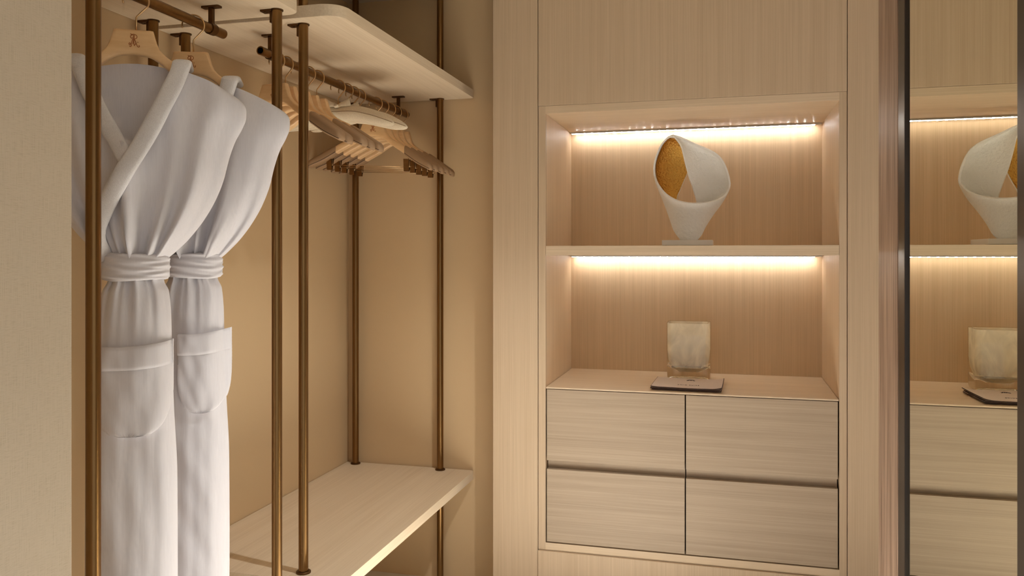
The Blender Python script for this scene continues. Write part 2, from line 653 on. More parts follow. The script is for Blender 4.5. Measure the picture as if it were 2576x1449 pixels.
# drawer unit inside the niche
o = (-0.145, 3.25, z5)
du = empty('drawer_unit', o)
tag(du, 'oak drawer unit of four handleless drawers under the niche', 'drawer unit')
gx = -0.1446
bm = bmesh.new()
add_box(bm, b0 + 0.002, b1 - 0.002, YC + 0.003, YN - 0.001, z4 - 0.006, z4, 0.0008, o)
obj('top', bm, M['oak_shelf'], du)
za, zb, zc, zd = (H + v for v in (-0.5110, -0.7805, -0.8135, -1.0890))
box('carcass', b0 + 0.006, b1 - 0.006, YC + 0.045, YN - 0.002, z5 + 0.002, z4 - 0.007, M['black_gap'], du, 0, o)
for (xa, xb) in ((b0 + 0.005, gx - 0.0022), (gx + 0.0022, b1 - 0.005)):
    for (zl, zh, lab) in ((zb, za, 0), (zd, zc, 1)):
        dr = bmesh.new()
        add_box(dr, xa, xb, YC + 0.003, YC + 0.024, zl, zh, 0.001, o)
        d = obj('drawer', dr, M['oak_h'], du)
        d['label'] = ('upper ' if lab == 0 else 'lower ') + ('left' if xa < -0.4 else 'right') + ' drawer'
    box('finger_pull', xa, xb, YC + 0.028, YC + 0.044, zc - 0.02, zb + 0.01, M['oak_h'], du, 0, o)

# ------------------------------------------------------------------ wardrobe racks
PF, PB = -1.1414, -1.5223
ZB, ZL = 0.6439 + H, -0.8872 + H
TS = 0.033
RX, RZ = -1.29, 0.585 + H
PR = 0.0134


def rack_pole(root, o, x, y, feet=()):
    bm = bmesh.new()
    add_tube(bm, [(x - o[0], y - o[1], 0.001), (x - o[0], y - o[1], CE - 0.001)], PR, 28)
    p = obj('pole', bm, M['bronze'], root, True, 40)
    # flag plate under the upper shelf
    bm = bmesh.new()
    add_tube(bm, [(x - o[0], y - o[1], ZB - 0.003), (x - o[0], y - o[1], ZB)], 0.0165, 28)
    b2 = bmesh.new()
    bmesh.ops.create_cube(b2, size=1)
    for v in b2.verts:
        v.co = Vector((x - o[0] - 0.026 + v.co.x * 0.034, y - o[1] + v.co.y * 0.024, ZB - 0.0025 + v.co.z * 0.005))
    merge(bm, b2)
    add_box(bm, x - PR - 0.005, x - PR + 0.003, y - 0.006, y + 0.006, ZB - 0.034, ZB - 0.002, 0.001, o)
    for k in (-0.006, 0.006):
        add_tube(bm, [(x - o[0] - 0.032, y - o[1] + k, ZB - 0.0062), (x - o[0] - 0.032, y - o[1] + k, ZB - 0.004)], 0.0025, 8)
    obj('shelf_plate', bm, M['bronze_dark'], p)
    for zf in feet:
        bm = bmesh.new()
        add_tube(bm, [(x - o[0], y - o[1], zf), (x - o[0], y - o[1], zf + 0.004), (x - o[0], y - o[1], zf + 0.006)],
                 [0.0205, 0.0205, 0.018], 28)
        obj('foot_ring', bm, M['bronze_dark'], p, True, 35)
    return p


def rail(root, o, y0, y1, ybr):
    bm = bmesh.new()
    n = 28
    L = []
    for (yy, r) in ((y0 + 0.05, 0.0095), (y0, 0.0095), (y0, 0.0125), (y1, 0.0125), (y1, 0.0095), (y1 - 0.05, 0.0095)):
        L.append([bm.verts.new((RX - o[0] + r * math.cos(2 * pi * k / n), yy - o[1], RZ + r * math.sin(2 * pi * k / n))) for k in range(n)])
    for i in range(len(L) - 1):
        for k in range(n):
            bm.faces.new((L[i][k], L[i][(k + 1) % n], L[i + 1][(k + 1) % n], L[i + 1][k]))
    bm.faces.new(L[0])
    bm.faces.new(L[-1][::-1])
    r = obj('hanging_rail', bm, M['bronze'], root, True, 40)
    for yb in ybr:
        bm = bmesh.new()
        x, y = RX - o[0], yb - o[1]
        add_tube(bm, [(x, y - 0.011, RZ), (x, y - 0.0105, RZ), (x, y + 0.0105, RZ), (x, y + 0.011, RZ)],
                 [0.0130, 0.0152, 0.0152, 0.0130], 28)
        add_box(bm, RX - 0.006, RX + 0.006, yb - 0.006, yb + 0.006, RZ + 0.011, ZB - 0.003, 0.0015, o)
        prism(bm, rounded(x - 0.026, x + 0.026, y - 0.010, y + 0.010, (0.004,) * 4, 3), ZB - 0.0045, ZB)
        obj('rail_bracket', bm, M['bronze_dark'], r, True, 35)
    return r


# rack that holds the bathrobes
o = (-1.33, 1.57, 0)
ra = empty('wardrobe_rack', o)
tag(ra, 'bronze pole wardrobe rack with the higher nearer shelf and the rail of bathrobes', 'wardrobe rack')
bm = bmesh.new()
prism(bm, [(x - o[0], y - o[1]) for x, y in rounded(XL + 0.002, -1.098, 1.135, 1.945, (0, 0.03, 0.035, 0))], ZB, ZB + TS, 0.0015)
obj('upper_shelf', bm, M['oak_y'], ra)
for (x, y) in ((PF, 1.257), (PF, 1.894), (PB, 1.894), (PB, 1.257)):
    rack_pole(ra, o, x, y)
rail(ra, o, 1.19, 1.876, (1.825, 1.25))

# rack that holds the empty hangers
o = (-1.30, 2.58, 0)
rb = empty('wardrobe_rack', o)
tag(rb, 'bronze pole wardrobe rack in the corner with two oak shelves and the hanger rail', 'wardrobe rack')
bm = bmesh.new()
prism(bm, [(x - o[0], y - o[1]) for x, y in rounded(XL + 0.002, -1.0034, 1.975, 3.175, (0, 0.055, 0.014, 0), 8)], ZB, ZB + TS, 0.0015)
obj('upper_shelf', bm, M['oak_y'], rb)
bm = bmesh.new()
prism(bm, [(x - o[0], y - o[1]) for x, y in rounded(XL + 0.002, -1.0034, 1.983, 3.175, (0, 0.03, 0.014, 0), 8)], ZL - TS, ZL, 0.0015)
obj('lower_shelf', bm, M['oak_y'], rb)
for (x, y) in ((PF, 2.0317), (PF, 3.1471), (PB, 2.0317), (PB, 3.1471)):
    rack_pole(rb, o, x, y, (ZL,))
rail(rb, o, 2.052, 3.150, (2.106, 3.06))

# ------------------------------------------------------------------ hangers (local frame: x along the arms, -y to the viewer, z from the rail centre)
DZ = -0.585            # z values below were measured from eye height; the rail centre is at 0.585
HT = [(0, .507), (.038, .5075), (.0425, .505), (.0455, .490), (.050, .473), (.062, .456), (.083, .439), (.11, .427), (.14, .411), (.19, .380), (.236, .352)]
HB = [(0, .452), (.03, .448), (.05, .438), (.08, .417), (.11, .399), (.14, .381), (.19, .350), (.236, .329)]


HT_R = HT[:7] + [(.11, .413), (.14, .391), (.19, .352), (.236, .322)]
HB_R = HB[:3] + [(.08, .413), (.11, .387), (.14, .364), (.19, .325), (.236, .297)]
BX = -0.005            # the wooden body hangs a little left of its hook


def hanger_y(x, q):
    return -q * (abs(x) / 0.25) ** 1.6


def bar_section(yc, zc, hy, hz, e, n=20):
    out = []
    for k in range(n):
        a = 2 * pi * k / n
        c, s = math.cos(a), math.sin(a)
        out.append((yc + hy * math.copysign(abs(c) ** e, c), zc + hz * math.copysign(abs(s) ** e, s)))
    return out


def loft(bm, secs):
    rings = [[bm.verts.new(p) for p in s] for s in secs]
    n = len(rings[0])
    for i in range(len(rings) - 1):
        for k in range(n):
            bm.faces.new((rings[i][k], rings[i][(k + 1) % n], rings[i + 1][(k + 1) % n], rings[i + 1][k]))
    bm.faces.new(rings[0][::-1])
    bm.faces.new(rings[-1])


def hook_bm(base):
    bm = bmesh.new()
    pts = [(0, 0, base), (0, 0, .536 + DZ)]
    cz, R = .5735 + DZ, 0.0272
    arc = []
    for k in range(17):
        a = math.radians(-22 + 202 * k / 16)
        arc.append((-0.001 + R * math.cos(a), 0, cz + R * math.sin(a)))
    arc.append((-0.0265, 0, cz - 0.006))
    p2 = [(0, 0, .5365 + DZ), (0.002, 0, .5395 + DZ), (0.012, 0, .5505 + DZ), (0.021, 0, .5600 + DZ)] + arc
    add_tube(bm, pts[:1] + p2, 0.0021, 8)
    return bm


EMB = [[(-.34, 1.02), (-.20, .90), (.05, .94), (.36, .86), (.52, .60), (.38, .34), (.10, .26)],
       [(.14, .84), (.13, .3), (.10, -.2), (.15, -.74)],
       [(.06, .84), (.05, .3), (.01, -.2), (-.04, -.5)],
       [(.12, .24), (.28, .0), (.42, -.4), (.58, -.78), (.76, -.88), (.84, -.70), (.74, -.62)],
       [(-.04, .88), (-.30, .74), (-.36, .50), (-.20, .36), (-.06, .48)],
       [(-.06, .30), (-.16, -.1), (-.24, -.42), (-.40, -.62), (-.56, -.52), (-.48, -.34), (-.32, -.45), (-.22, -.70), (-.36, -.88), (-.50, -.80)],
       [(.22, -.66), (.30, -.46), (.38, -.36)],
       [(.58, -.16), (.62, -.22), (.64, -.15)]]


def emblem_bm(yf, cz, s):
    bm = bmesh.new()
    for st in EMB:
        pts = smooth_path([(x * s + BX, yf, cz + z * s) for x, z in st], 6)
        add_tube(bm, pts, 0.0008, 6, True, 0.0008)
    return bm


def make_wood_hanger(caps, clips, q=0.03, emblem=True, HT=HT, HB=HB, xend=0.232, fat=1.0):
    root = empty('clothes_hanger', (0, 0, 0))
    bm = bmesh.new()
    secs = []
    N = 56
    xe = 0.160 if caps else xend
    for i in range(N + 1):
        x = -xe + 2 * xe * i / N
        zt, zb = interp(HT, abs(x)) + DZ, interp(HB, abs(x)) + DZ
        hy = interp([(0, .0105), (.045, .0115), (.09, .0165), (.13, .0185), (.2, .018), (.24, .013)], abs(x)) * (fat if abs(x) > .09 else 1)
        secs.append([(x + BX, y, z) for y, z in bar_section(hanger_y(x, q), (zt + zb) / 2, hy, (zt - zb) / 2, 0.42, 24)])
    loft(bm, secs)
    obj('hanger_body', bm, M['beech'], root, True, 50)
    obj('hook', hook_bm(.503 + DZ), M['hook'], root, True)
    if emblem:
        obj('engraved_emblem', emblem_bm(-0.0108, .481 + DZ, 0.0155), M['emblem'], root)
    if caps:
        for s in (-1, 1):
            bm = bmesh.new()
            secs = []
            sm = []
            xs = [.139 + (.240 - .139) * k / 14 for k in range(15)] + [.245, .249, .2515]
            for x in xs:
                zt, zb = interp(HT, min(x, .236)) + DZ, interp(HB, min(x, .236)) + DZ
                e = 1.0 if x <= .238 else math.sqrt(max(0.0, 1 - ((x - .238) / .0142) ** 2))
                hz = ((zt - zb) / 2 + 0.0035) * e * (1.0 if x > .15 else 1.0)
                hy = (interp([(.12, .0205), (.16, .0225), (.22, .0225), (.25, .020)], x)) * e
                zc = (zt + zb) / 2 - max(0, x - .236) * 0.55
                yc = hanger_y(x, q)
                secs.append([(s * x + BX, y, z) for y, z in bar_section(yc, zc, hy, hz, 0.62, 24)])
                if x < .246:
                    sm.append((s * x + BX, yc - hy * 0.93, zc - hz * 0.58))
            loft(bm, secs)
            cp = obj('leather_cap', bm, M['leather'], root, True, 60)
            bm = bmesh.new()
            add_tube(bm, sm, 0.0011, 6)
            obj('cap_seam', bm, M['seam'], cp)
    if clips:
        zbar = .338 + DZ
        bm = bmesh.new()
        add_tube(bm, [(-.194, 0.004, zbar), (.150, 0.004, zbar)], 0.0011, 8)
        obj('clip_bar', bm, M['hook'], root, True)
        for x in (-.179, .135):
            c = bmesh.new()
            b2 = bmesh.new()
            bmesh.ops.create_cube(b2, size=1)
            for v in b2.verts:
                yo = -0.013 + (0.009 if v.co.z < 0 else 0)
                v.co = Vector((x + v.co.x * .021, yo + v.co.y * .0016, .343 + DZ + v.co.z * .046))
            merge(c, b2)
            b2 = bmesh.new()
            bmesh.ops.create_cube(b2, size=1)
            for v in b2.verts:
                yo = 0.011 - (0.009 if v.co.z < 0 else 0)
                v.co = Vector((x + v.co.x * .021, yo + v.co.y * .0016, .343 + DZ + v.co.z * .046))
            merge(c, b2)
            ob = obj('trouser_clip', c, M['clip'], root)
            c = bmesh.new()
            b2 = bmesh.new()
            bmesh.ops.create_cube(b2, size=1)
            for v in b2.verts:
                hw = 0.0105 if v.co.z > 0 else 0.0015
                v.co = Vector((x + v.co.x * .018, -0.001 + v.co.y * 2 * hw, .345 + DZ + v.co.z * .036))
            merge(c, b2)
            obj('clip_spring', c, M['clip_black'], ob)
            c = bmesh.new()
            za = interp(HB, abs(x)) + DZ
            add_tube(c, smooth_path([(x + 0.0105, -.002, .336 + DZ), (x + 0.0125, -.006, .345 + DZ), (x + 0.011, -.004, .358 + DZ),
                                     (x + .004, -.002, .372 + DZ), (x, hanger_y(x, q), za + 0.004)], 5), 0.0013, 6)
            obj('clip_wire', c, M['hook'], ob, True)
    return root


def make_padded(hw):
    root = empty('padded_hanger', (0, 0, 0))
    N = 44

    def mid(x):
        a = abs(x)
        return interp([(0, .487), (.06, .484), (.12, .471), (.18, .452), (.25, .428)], a) + DZ
    bm = bmesh.new()
    secs = []
    seam = []
    for i in range(N + 1):
        x = hw * math.sin((-1 + 2 * i / N) * pi / 2)
        e = math.sqrt(max(0.0004, 1 - (abs(x) / hw) ** 6))
        dip = 1 - 0.22 * math.exp(-(x / .008) ** 2)
        pk = 1 + 0.012 * math.sin(x * 420) * math.exp(-(x / .05) ** 2)
        hz = interp([(0, .021), (.05, .026), (.14, .0265), (.20, .022), (.25, .016)], abs(x)) * e * dip * pk
        hy = interp([(0, .019), (.05, .023), (.14, .024), (.20, .021), (.25, .016)], abs(x)) * e * dip
        yc = -0.022 * (abs(x) / .24) ** 2
        secs.append([(x, y, z) for y, z in bar_section(yc, mid(x), hy, hz, 0.95, 22)])
        if abs(x) < hw * 0.985:
            seam.append((x, yc - hy * 0.985, mid(x) + hz * 0.12))
    loft(bm, secs)
    obj('padding', bm, M['pad'], root, True, 60)
    bm = bmesh.new()
    add_tube(bm, seam, 0.0012, 6)
    obj('seam_piping', bm, M['pad_seam'], root, True)
    obj('hook', hook_bm(.497 + DZ), M['hook'], root, True)
    bm = bmesh.new()
    for s, sc in ((-1, 1.0), (1, 1.25)):
        pts = [(s * 0.001, -.010, .507 + DZ), (s * .012 * sc, -.014, .513 + DZ), (s * .026 * sc, -.016, .516 + DZ), (s * .040 * sc, -.014, .521 + DZ)]
        add_tube(bm, smooth_path(pts, 4), [.004 + .010 * (k / 12) for k in range(13)], 10, True, [0.003] * 13)
    add_tube(bm, [(-.007, -.012, .508 + DZ), (-.003, -.016, .509 + DZ), (.003, -.016, .509 + DZ), (.007, -.012, .508 + DZ)],
             [.004, .007, .007, .004], 10)
    obj('ribbon_bow', bm, M['pad'], root, True, 50)
    return root


def place(o, y, rz, roll=0.0):
    o.location = (RX, y, RZ)
    o.rotation_euler = (0, math.radians(roll), math.radians(rz))


capped = make_wood_hanger(True, False)
labels = ['beech hanger with leather shoulder caps, nearest on the corner rail behind the front pole',
          'second beech hanger with leather shoulder caps from the front of the corner rail',
          'middle of the five clipless beech hangers with leather shoulder caps',
          'fourth beech hanger with leather shoulder caps, no trouser clips',
          'last clipless beech hanger with leather caps, just before the cream padded hangers']
for i, (y, rz, ro) in enumerate(((2.141, -5, 0), (2.19, -4, .6), (2.268, -2, -.4), (2.325, -1, 0.3), (2.382, 0, 0))):
    h = capped if i == 0 else copy_tree(capped)
    place(h, y, rz, ro)
    tag(h, labels[i], 'hanger', 'leather capped hangers without clips')
pads = make_padded(0.212)
for i, (y, rz, sx, lab) in enumerate(((2.532, 2, 1.0, 'cream padded fabric hanger with a ribbon bow, the front one of two'),
                                  (2.592, 4, 1.10, 'cream padded fabric hanger, the rear one peeping out at the right'))):
    h = pads if i == 0 else copy_tree(pads)
    place(h, y, rz, i * 0.8)
    if i:
        for ch in h.children:
            if not ch.name.startswith('hook'):
                ch.scale = (sx, 1, 1)
    tag(h, lab, 'hanger', 'cream padded hangers')
for i, (y, rz, sx, lab) in enumerate(((2.646, 2, .92, 'smaller cream padded hanger tucked third, behind the two big padded ones'),
                                      (2.694, 2, .86, 'smallest cream padded hanger, fourth, just before the clip hangers'))):
    h = copy_tree(pads)
    for ch in list(h.children):
        if ch.name.startswith('ribbon_bow'):
            bpy.data.objects.remove(ch)
        elif not ch.name.startswith('hook'):
            ch.scale = (sx, 0.8, 0.9)
    place(h, y, rz)
    tag(h, lab, 'hanger', 'cream padded hangers')
clipped = make_wood_hanger(True, True)
labels = ['beech hanger with leather caps and trouser clips, nearest of the five clipped ones',
          'second nearest of the five beech hangers with trouser clips',
          'middle one of the five beech hangers with trouser clips',
          'fourth of the five beech hangers with trouser clips, near the rail bracket',
          'beech hanger with trouser clips at the far end of the corner rail']
for i, (y, rz, ro) in enumerate(((2.842, 2, 2.4), (2.904, 1, 2.2), (2.970, 2, 2.6), (3.03, 1, 2.2), (3.10, 0, 2.4))):
    h = clipped if i == 0 else copy_tree(clipped)
    place(h, y, rz, ro)
    tag(h, labels[i], 'hanger', 'leather capped hangers with trouser clips')

# ------------------------------------------------------------------ bathrobes
KN = [(.222, .361, .436), (.2315, .352, .424), (.2365, .338, .410), (.2360, .320, .393), (.228, .296, .370), (.212, .264, .332), (.199, .225, .28), (.186, .172, .213), (.169, .127, .155),
      (.144, .081, .10), (.111, .036, .048), (.080, .004, .006), (.063, -.013, -.012), (.058, -.030, -.030), (.058, -.058, -.058),
      (.068, -.082, -.082), (.073, -.14, -.14), (.0745, -.21, -.21), (.079, -.35, -.35), (.086, -.5, -.5), (.087, -.72, -.72), (.085, -.98, -.98)]
TT = [0]
for i in range(1, len(KN)):
    TT.append(TT[-1] + math.hypot(KN[i][0] - KN[i - 1][0], KN[i][1] - KN[i - 1][1]))
EX = [(t, k[0]) for t, k in zip(TT, KN)]
EZ = [(t, k[1]) for t, k in zip(TT, KN)]
EC = [(t, k[2]) for t, k in zip(TT, KN)]
DF = [(0, .030), (TT[5], .050), (TT[8], .058), (TT[10], .056), (TT[12], .046), (TT[14], .045), (TT[16], .054), (TT[19], .062), (TT[21], .066)]
DBK = [(0, .026), (TT[5], .036), (TT[8], .040), (TT[12], .034), (TT[16], .040), (TT[21], .05)]
TWAIST = TT[13]


class Robe:
    def __init__(self, seed, skew):
        r = random.Random(seed)
        self.ph = [r.uniform(0, 2 * pi) for _ in range(12)]
        self.skew = skew

    def edge(self, t):
        return interp(EX, t), interp(EZ, t), interp(EC, t)

    def sz(self, s, t):
        ex, ez, ec = self.edge(t)
        g = abs(s) ** 1.85
        x = s * ex
        if s < 0 and t > TT[14]:
            x *= 1 + 0.2 * min(1, (t - TT[14]) / 0.2)
        return x, ec + (ez - ec) * g

    def vee(self, x, z):
        """1 inside the neckline, 0 outside"""
        if z < 0.20:
            return 0.0
        rx = interp([(.20, -.018), (.224, -.008), (.30, .030), (.36, .058), (.423, .086), (.46, .10)], z)
        lx = interp([(.20, -.018), (.224, -.008), (.30, -.048), (.36, -.072), (.43, -.098), (.46, -.11)], z)
        d = min(rx - x, x - lx)
        k = (d + 0.004) / 0.012
        k = max(0.0, min(1.0, k))
        return k * k * (3 - 2 * k)

    def fold(self, s, t):
        p = self.ph
        if t < TWAIST:
            k = t / TWAIST
            a = (0.0075 + 0.0165 * k ** 1.3) * (1 - 0.86 * max(0.0, (k - .84) / .16))
            f = (.9 * math.sin(8 * s + p[0] + 1.4 * k) + .75 * math.sin(15 * s + p[1] - 1.5 * k) + .55 * math.sin(25 * s + p[2] + k) * (.3 + .7 * k) +
                 .25 * math.sin(44 * s + p[3]) * k * k)
            sh = max(0.0, 1 - abs(k - .35) / .35)
            f2 = sh * 0.007 * math.sin(11 * s - 5 * k + p[4])
            return a * f + f2
        k = (t - TWAIST)
        a = 0.0075 * math.exp(-k / .07) + 0.0010
        f = (math.sin(10 * s + p[5]) + .7 * math.sin(19 * s + p[6] + 2 * k) + .5 * math.sin(33 * s + p[7]) * math.exp(-k / .09))
        f3 = (0.0026 * math.sin(4 * s - self.skew * 9 * k + p[8]) + 0.0012 * math.sin(9 * s - self.skew * 26 * k + p[9])) * min(1, k / .2)
        return a * f + f3

    def front(self, s, t, flat=False):
        x, z = self.sz(s, t)
        e = math.sqrt(max(0, 1 - abs(s) ** 2.6))
        y = -interp(DF, t) * e
        if not flat:
            y -= self.fold(s, t) * e
        v = self.vee(x, z)
        yb = interp(DBK, t) * math.sqrt(max(0, 1 - abs(s) ** 2.6)) * 0.72
        y = y * (1 - v) + yb * v
        return Vector((x, y, z))

    def back(self, s, t):
        x, z = self.sz(s, t)
        e = math.sqrt(max(0, 1 - abs(s) ** 2.6))
        return Vector((x, interp(DBK, t) * e + 0.35 * self.fold(-s, t) * e, z))

    def at(self, x, z, off=0.0, flat=False):
        """front surface point at (x, z)"""
        lo, hi = 0.0, TT[-1]
        for _ in range(32):
            t = (lo + hi) / 2
            ex = self.edge(t)[0]
            if x < 0 and t > TT[14]:
                ex *= 1 + 0.2 * min(1, (t - TT[14]) / 0.2)
            s = max(-1, min(1, x / ex))
            if self.sz(s, t)[1] > z:
                lo = t
            else:
                hi = t
        p = self.front(s, t, flat)
        return Vector((x, p.y - off, z))


def make_robe(loc, rz, seed, skew, pocket, wrap):
    R = Robe(seed, skew)
    root = empty('bathrobe', (loc[0], loc[1], H - 0.98), math.radians(rz))
    dz = 0.98
    NS, NT = 120, 230
    bm = bmesh.new()
    rows = []
    for j in range(NT + 1):
        t = TT[-1] * j / NT
        ring = []
        for i in range(NS):
            a = 2 * pi * i / NS
            s = -math.cos(a)
            s = math.copysign(abs(s) ** 0.8, s)
            p = R.front(s, t) if math.sin(a) >= 0 else R.back(s, t)
            ring.append(bm.verts.new((p.x, p.y, p.z + dz)))
        rows.append(ring)
    for j in range(NT):
        for i in range(NS):
            bm.faces.new((rows[j][i], rows[j][(i + 1) % NS], rows[j + 1][(i + 1) % NS], rows[j + 1][i]))
    bm.faces.new(rows[-1])
    obj('robe_body', bm, M['robe'], root, True)
    # collar: two terry bands, the right one laid over the left
    bm = bmesh.new()
    lf = [(-.112, .428, .006), (-.098, .385, .013), (-.077, .335, .014), (-.052, .285, .018), (-.030, .245, .013), (-.006, .203, -.003)]
    rt = [(.098, .432, .006), (.094, .412, .010), (.076, .362, .015), (.049, .300, .018), (.018, .232, .021), (-.018, .166, .022), (-.048, .110, .021),
          (-.072, .060, .018), (-.072, .02, .014), (-.058, -.006, .008)]
    for band, wd in ((lf, .0175), (rt, .0195)):
        pts = []
        for (x, z, off) in smooth_path([Vector(b) for b in band], 8):
            zz = min(z, .40)
            # sit the band on the cloth just outside the neckline
            sgn = 1 if band is rt else -1
            xo = x + sgn * 0.020 if z > .23 else x
            ya = R.at(max(-.22, min(.22, xo)), zz - 0.01, 0).y
            if x < .06 and sgn > 0:
                ya = min(ya, R.at(max(-.22, min(.22, xo)), zz - 0.01, 0, True).y)
            pts.append(Vector((x, ya - off, z + dz)))
        for k in range(30):
            pts = [pts[0]] + [(pts[i - 1] + pts[i] * 2 + pts[i + 1]) / 4 for i in range(1, len(pts) - 1)] + [pts[-1]]
        p0 = pts[0]
        sgn = 1 if band is rt else -1
        pts = [p0 + Vector((0.006 * sgn, .045, -.004)), p0 + Vector((0.004 * sgn, .026, .006))] + pts
        n = len(pts)
        add_flat(bm, pts, [wd * (0.85 if i < 2 else 1) * (1 + .02 * math.sin(i * .5)) for i in range(n)], 0.0100)
    obj('collar', bm, M['terry'], root, True)
    # belt
    bm = bmesh.new()
    rows = []
    NB = 120
    for j in range(30):
        f = j / 29
        z = .003 - .060 * f
        ring = []
        for i in range(NB):
            a = 2 * pi * i / NB
            bul = 0.0085 + 0.003 * math.sin(pi * f) + 0.0012 * math.sin(21 * f + 1.5 * math.sin(3 * a + seed) + seed) + \
                0.001 * math.sin(37 * f + 2.2 * math.sin(2 * a)) * (0.6 + .4 * math.sin(5 * a))
            if j in (0, 29):
                bul = 0.0
            zz = z + 0.002 * math.sin(2 * a + 2 * seed + 3 * f)
            ring.append(bm.verts.new((-.001 + (.0605 + bul) * math.copysign(abs(math.cos(a)) ** .9, math.cos(a)),
                                      -.004 + (.0475 + bul) * math.sin(a), zz + dz)))
        rows.append(ring)
    for j in range(29):
        for i in range(NB):
            bm.faces.new((rows[j][i], rows[j][(i + 1) % NB], rows[j + 1][(i + 1) % NB], rows[j + 1][i]))
    obj('belt', bm, M['robe'], root, True)
    # patch pocket with a hem band
    x0, x1, zt, zb = pocket

    def pocket_pt(u, v, off):
        w = 1.0
        cut = 0.50
        if v > cut:
            ph = (v - cut) / (1 - cut) * pi / 2
            v = cut + (1 - cut) * math.sin(ph) ** 0.9
            w = max(0.01, math.cos(ph) ** 0.6)
        xc = (x0 + x1) / 2
        x = xc + (u - .5) * (x1 - x0) * w
        z = zt + (zb - zt) * v + 0.010 * (u - .5) * (1 - v) + (0.004 * math.cos((u - .5) * pi) * -1) * (1 - v)
        q = R.at(max(-.094, min(.0855, x)), z, off, False)
        qf = R.at(max(-.094, min(.0855, x)), z, off, True)
        y = 0.35 * q.y + 0.65 * qf.y - 0.0035
        if x > .0735 and wrap:
            y += (x - .0735) * 1.2
        d = min(u, 1 - u, 1 - v) * 1.0
        rim = math.exp(-(d / .03) ** 2)
        puck = 0.0007 * math.sin(u * 95 + v * 150) * rim
        wr = 0.0012 * math.sin(11 * u + 6 * v + seed) + 0.0008 * math.sin(19 * u - 13 * v)
        return Vector((x, y - puck + wr - off + rim * 0.0012, z + dz))
    bm = bmesh.new()
    NU, NV = 60, 90
    gsh = []
    for side, off in ((0, 0.0035), (1, -0.0035)):
        gsh.append([[bm.verts.new(pocket_pt(i / NU, j / NV, off)) for i in range(NU + 1)] for j in range(NV + 1)])
    for G in gsh:
        for j in range(NV):
            for i in range(NU):
                bm.faces.new((G[j][i], G[j][i + 1], G[j + 1][i + 1], G[j + 1][i]))
    A, B = gsh
    for j in range(NV):
        bm.faces.new((A[j][0], A[j + 1][0], B[j + 1][0], B[j][0]))
        bm.faces.new((A[j][NU], A[j + 1][NU], B[j + 1][NU], B[j][NU]))
    for i in range(NU):
        bm.faces.new((A[0][i], A[0][i + 1], B[0][i + 1], B[0][i]))
        bm.faces.new((A[NV][i], A[NV][i + 1], B[NV][i + 1], B[NV][i]))
    pk = obj('pocket', bm, M['robe'], root, True, 60)
    bm = bmesh.new()
    vv = 0.052 / (zt - zb)
    G1 = [[bm.verts.new(pocket_pt(i / NU, vv * j / 14, 0.0045 + 0.0016 * (1 - (2 * j / 14 - 1) ** 8))) for i in range(NU + 1)] for j in range(15)]
    for j in range(14):
        for i in range(NU):
            bm.faces.new((G1[j][i], G1[j][i + 1], G1[j + 1][i + 1], G1[j + 1][i]))
    obj('pocket_hem', bm, M['robe'], pk, True)
    return root


def add_flat(bm, pts, wd, th):
    """soft band lying in the x-z plane along pts"""
    n = len(pts)
    rings = []
    for i in range(n):
        a, b = pts[max(0, i - 1)], pts[min(n - 1, i + 1)]
        T = (b - a).normalized()
        Y = Vector((0, 1, 0))
        if abs(T.y) > 0.7:
            N = Vector((1, 0, 0))
        else:
            N = T.cross(Y).normalized()
        B = T.cross(N).normalized()
        ring = []
        for k in range(16):
            q = 2 * pi * k / 16
            c, s = math.cos(q), math.sin(q)
            ring.append(bm.verts.new(pts[i] + N * (wd[i] * math.copysign(abs(c) ** .7, c)) + B * (th * math.copysign(abs(s) ** .8, s))))
        rings.append(ring)
    for i in range(n - 1):
        for k in range(16):
            bm.faces.new((rings[i][k], rings[i][(k + 1) % 16], rings[i + 1][(k + 1) % 16], rings[i + 1][k]))
    bm.faces.new(rings[0][::-1])
    bm.faces.new(rings[-1])


tag(make_robe((RX, 1.549), 32, 3, 1.0, (-.080, .078, -.197, -.398), False),
    'white belted bathrobe nearest the front, behind the thick front pole', 'bathrobe', 'white bathrobes')
tag(make_robe((RX, 1.752), 20, 8, 2.2, (-.018, .088, -.188, -.385), True),
    'white belted bathrobe behind the other one, deeper in the closet', 'bathrobe', 'white bathrobes')
robe_hanger = make_wood_hanger(False, False, 0.006, True, HT_R, HB_R, 0.190, 0.62)
place(robe_hanger, 1.549, 32)
tag(robe_hanger, 'beech hanger with engraved emblem holding the nearest bathrobe', 'hanger', 'hangers inside the bathrobes')
h2 = copy_tree(robe_hanger)
place(h2, 1.752, 20)
tag(h2, 'beech hanger with engraved emblem holding the bathrobe further back', 'hanger', 'hangers inside the bathrobes')

# ------------------------------------------------------------------ sculpture on the niche shelf
YS = 3.21
SO = Vector((at(1731, 602, YS).x, YS, z2))
sc = empty('sculpture', SO)
tag(sc, 'white curled calla-like sculpture with gilded inside on a flat plinth', 'sculpture')
pl = [at(1665, 602, 3.105), at(1792.7, 602, 3.105)]
PT = 0.0215
bm = bmesh.new()
add_box(bm, pl[0].x, pl[1].x, 3.105, 3.315, z2 + 0.002, z2 + PT, 0.001, SO)
obj('plinth', bm, M['plinth'], sc)
bm = bmesh.new()
add_box(bm, pl[0].x + .012, pl[1].x - .012, 3.117, 3.303, z2, z2 + 0.002, 0, SO)
obj('plinth_foot', bm, M['black_gap'], sc)

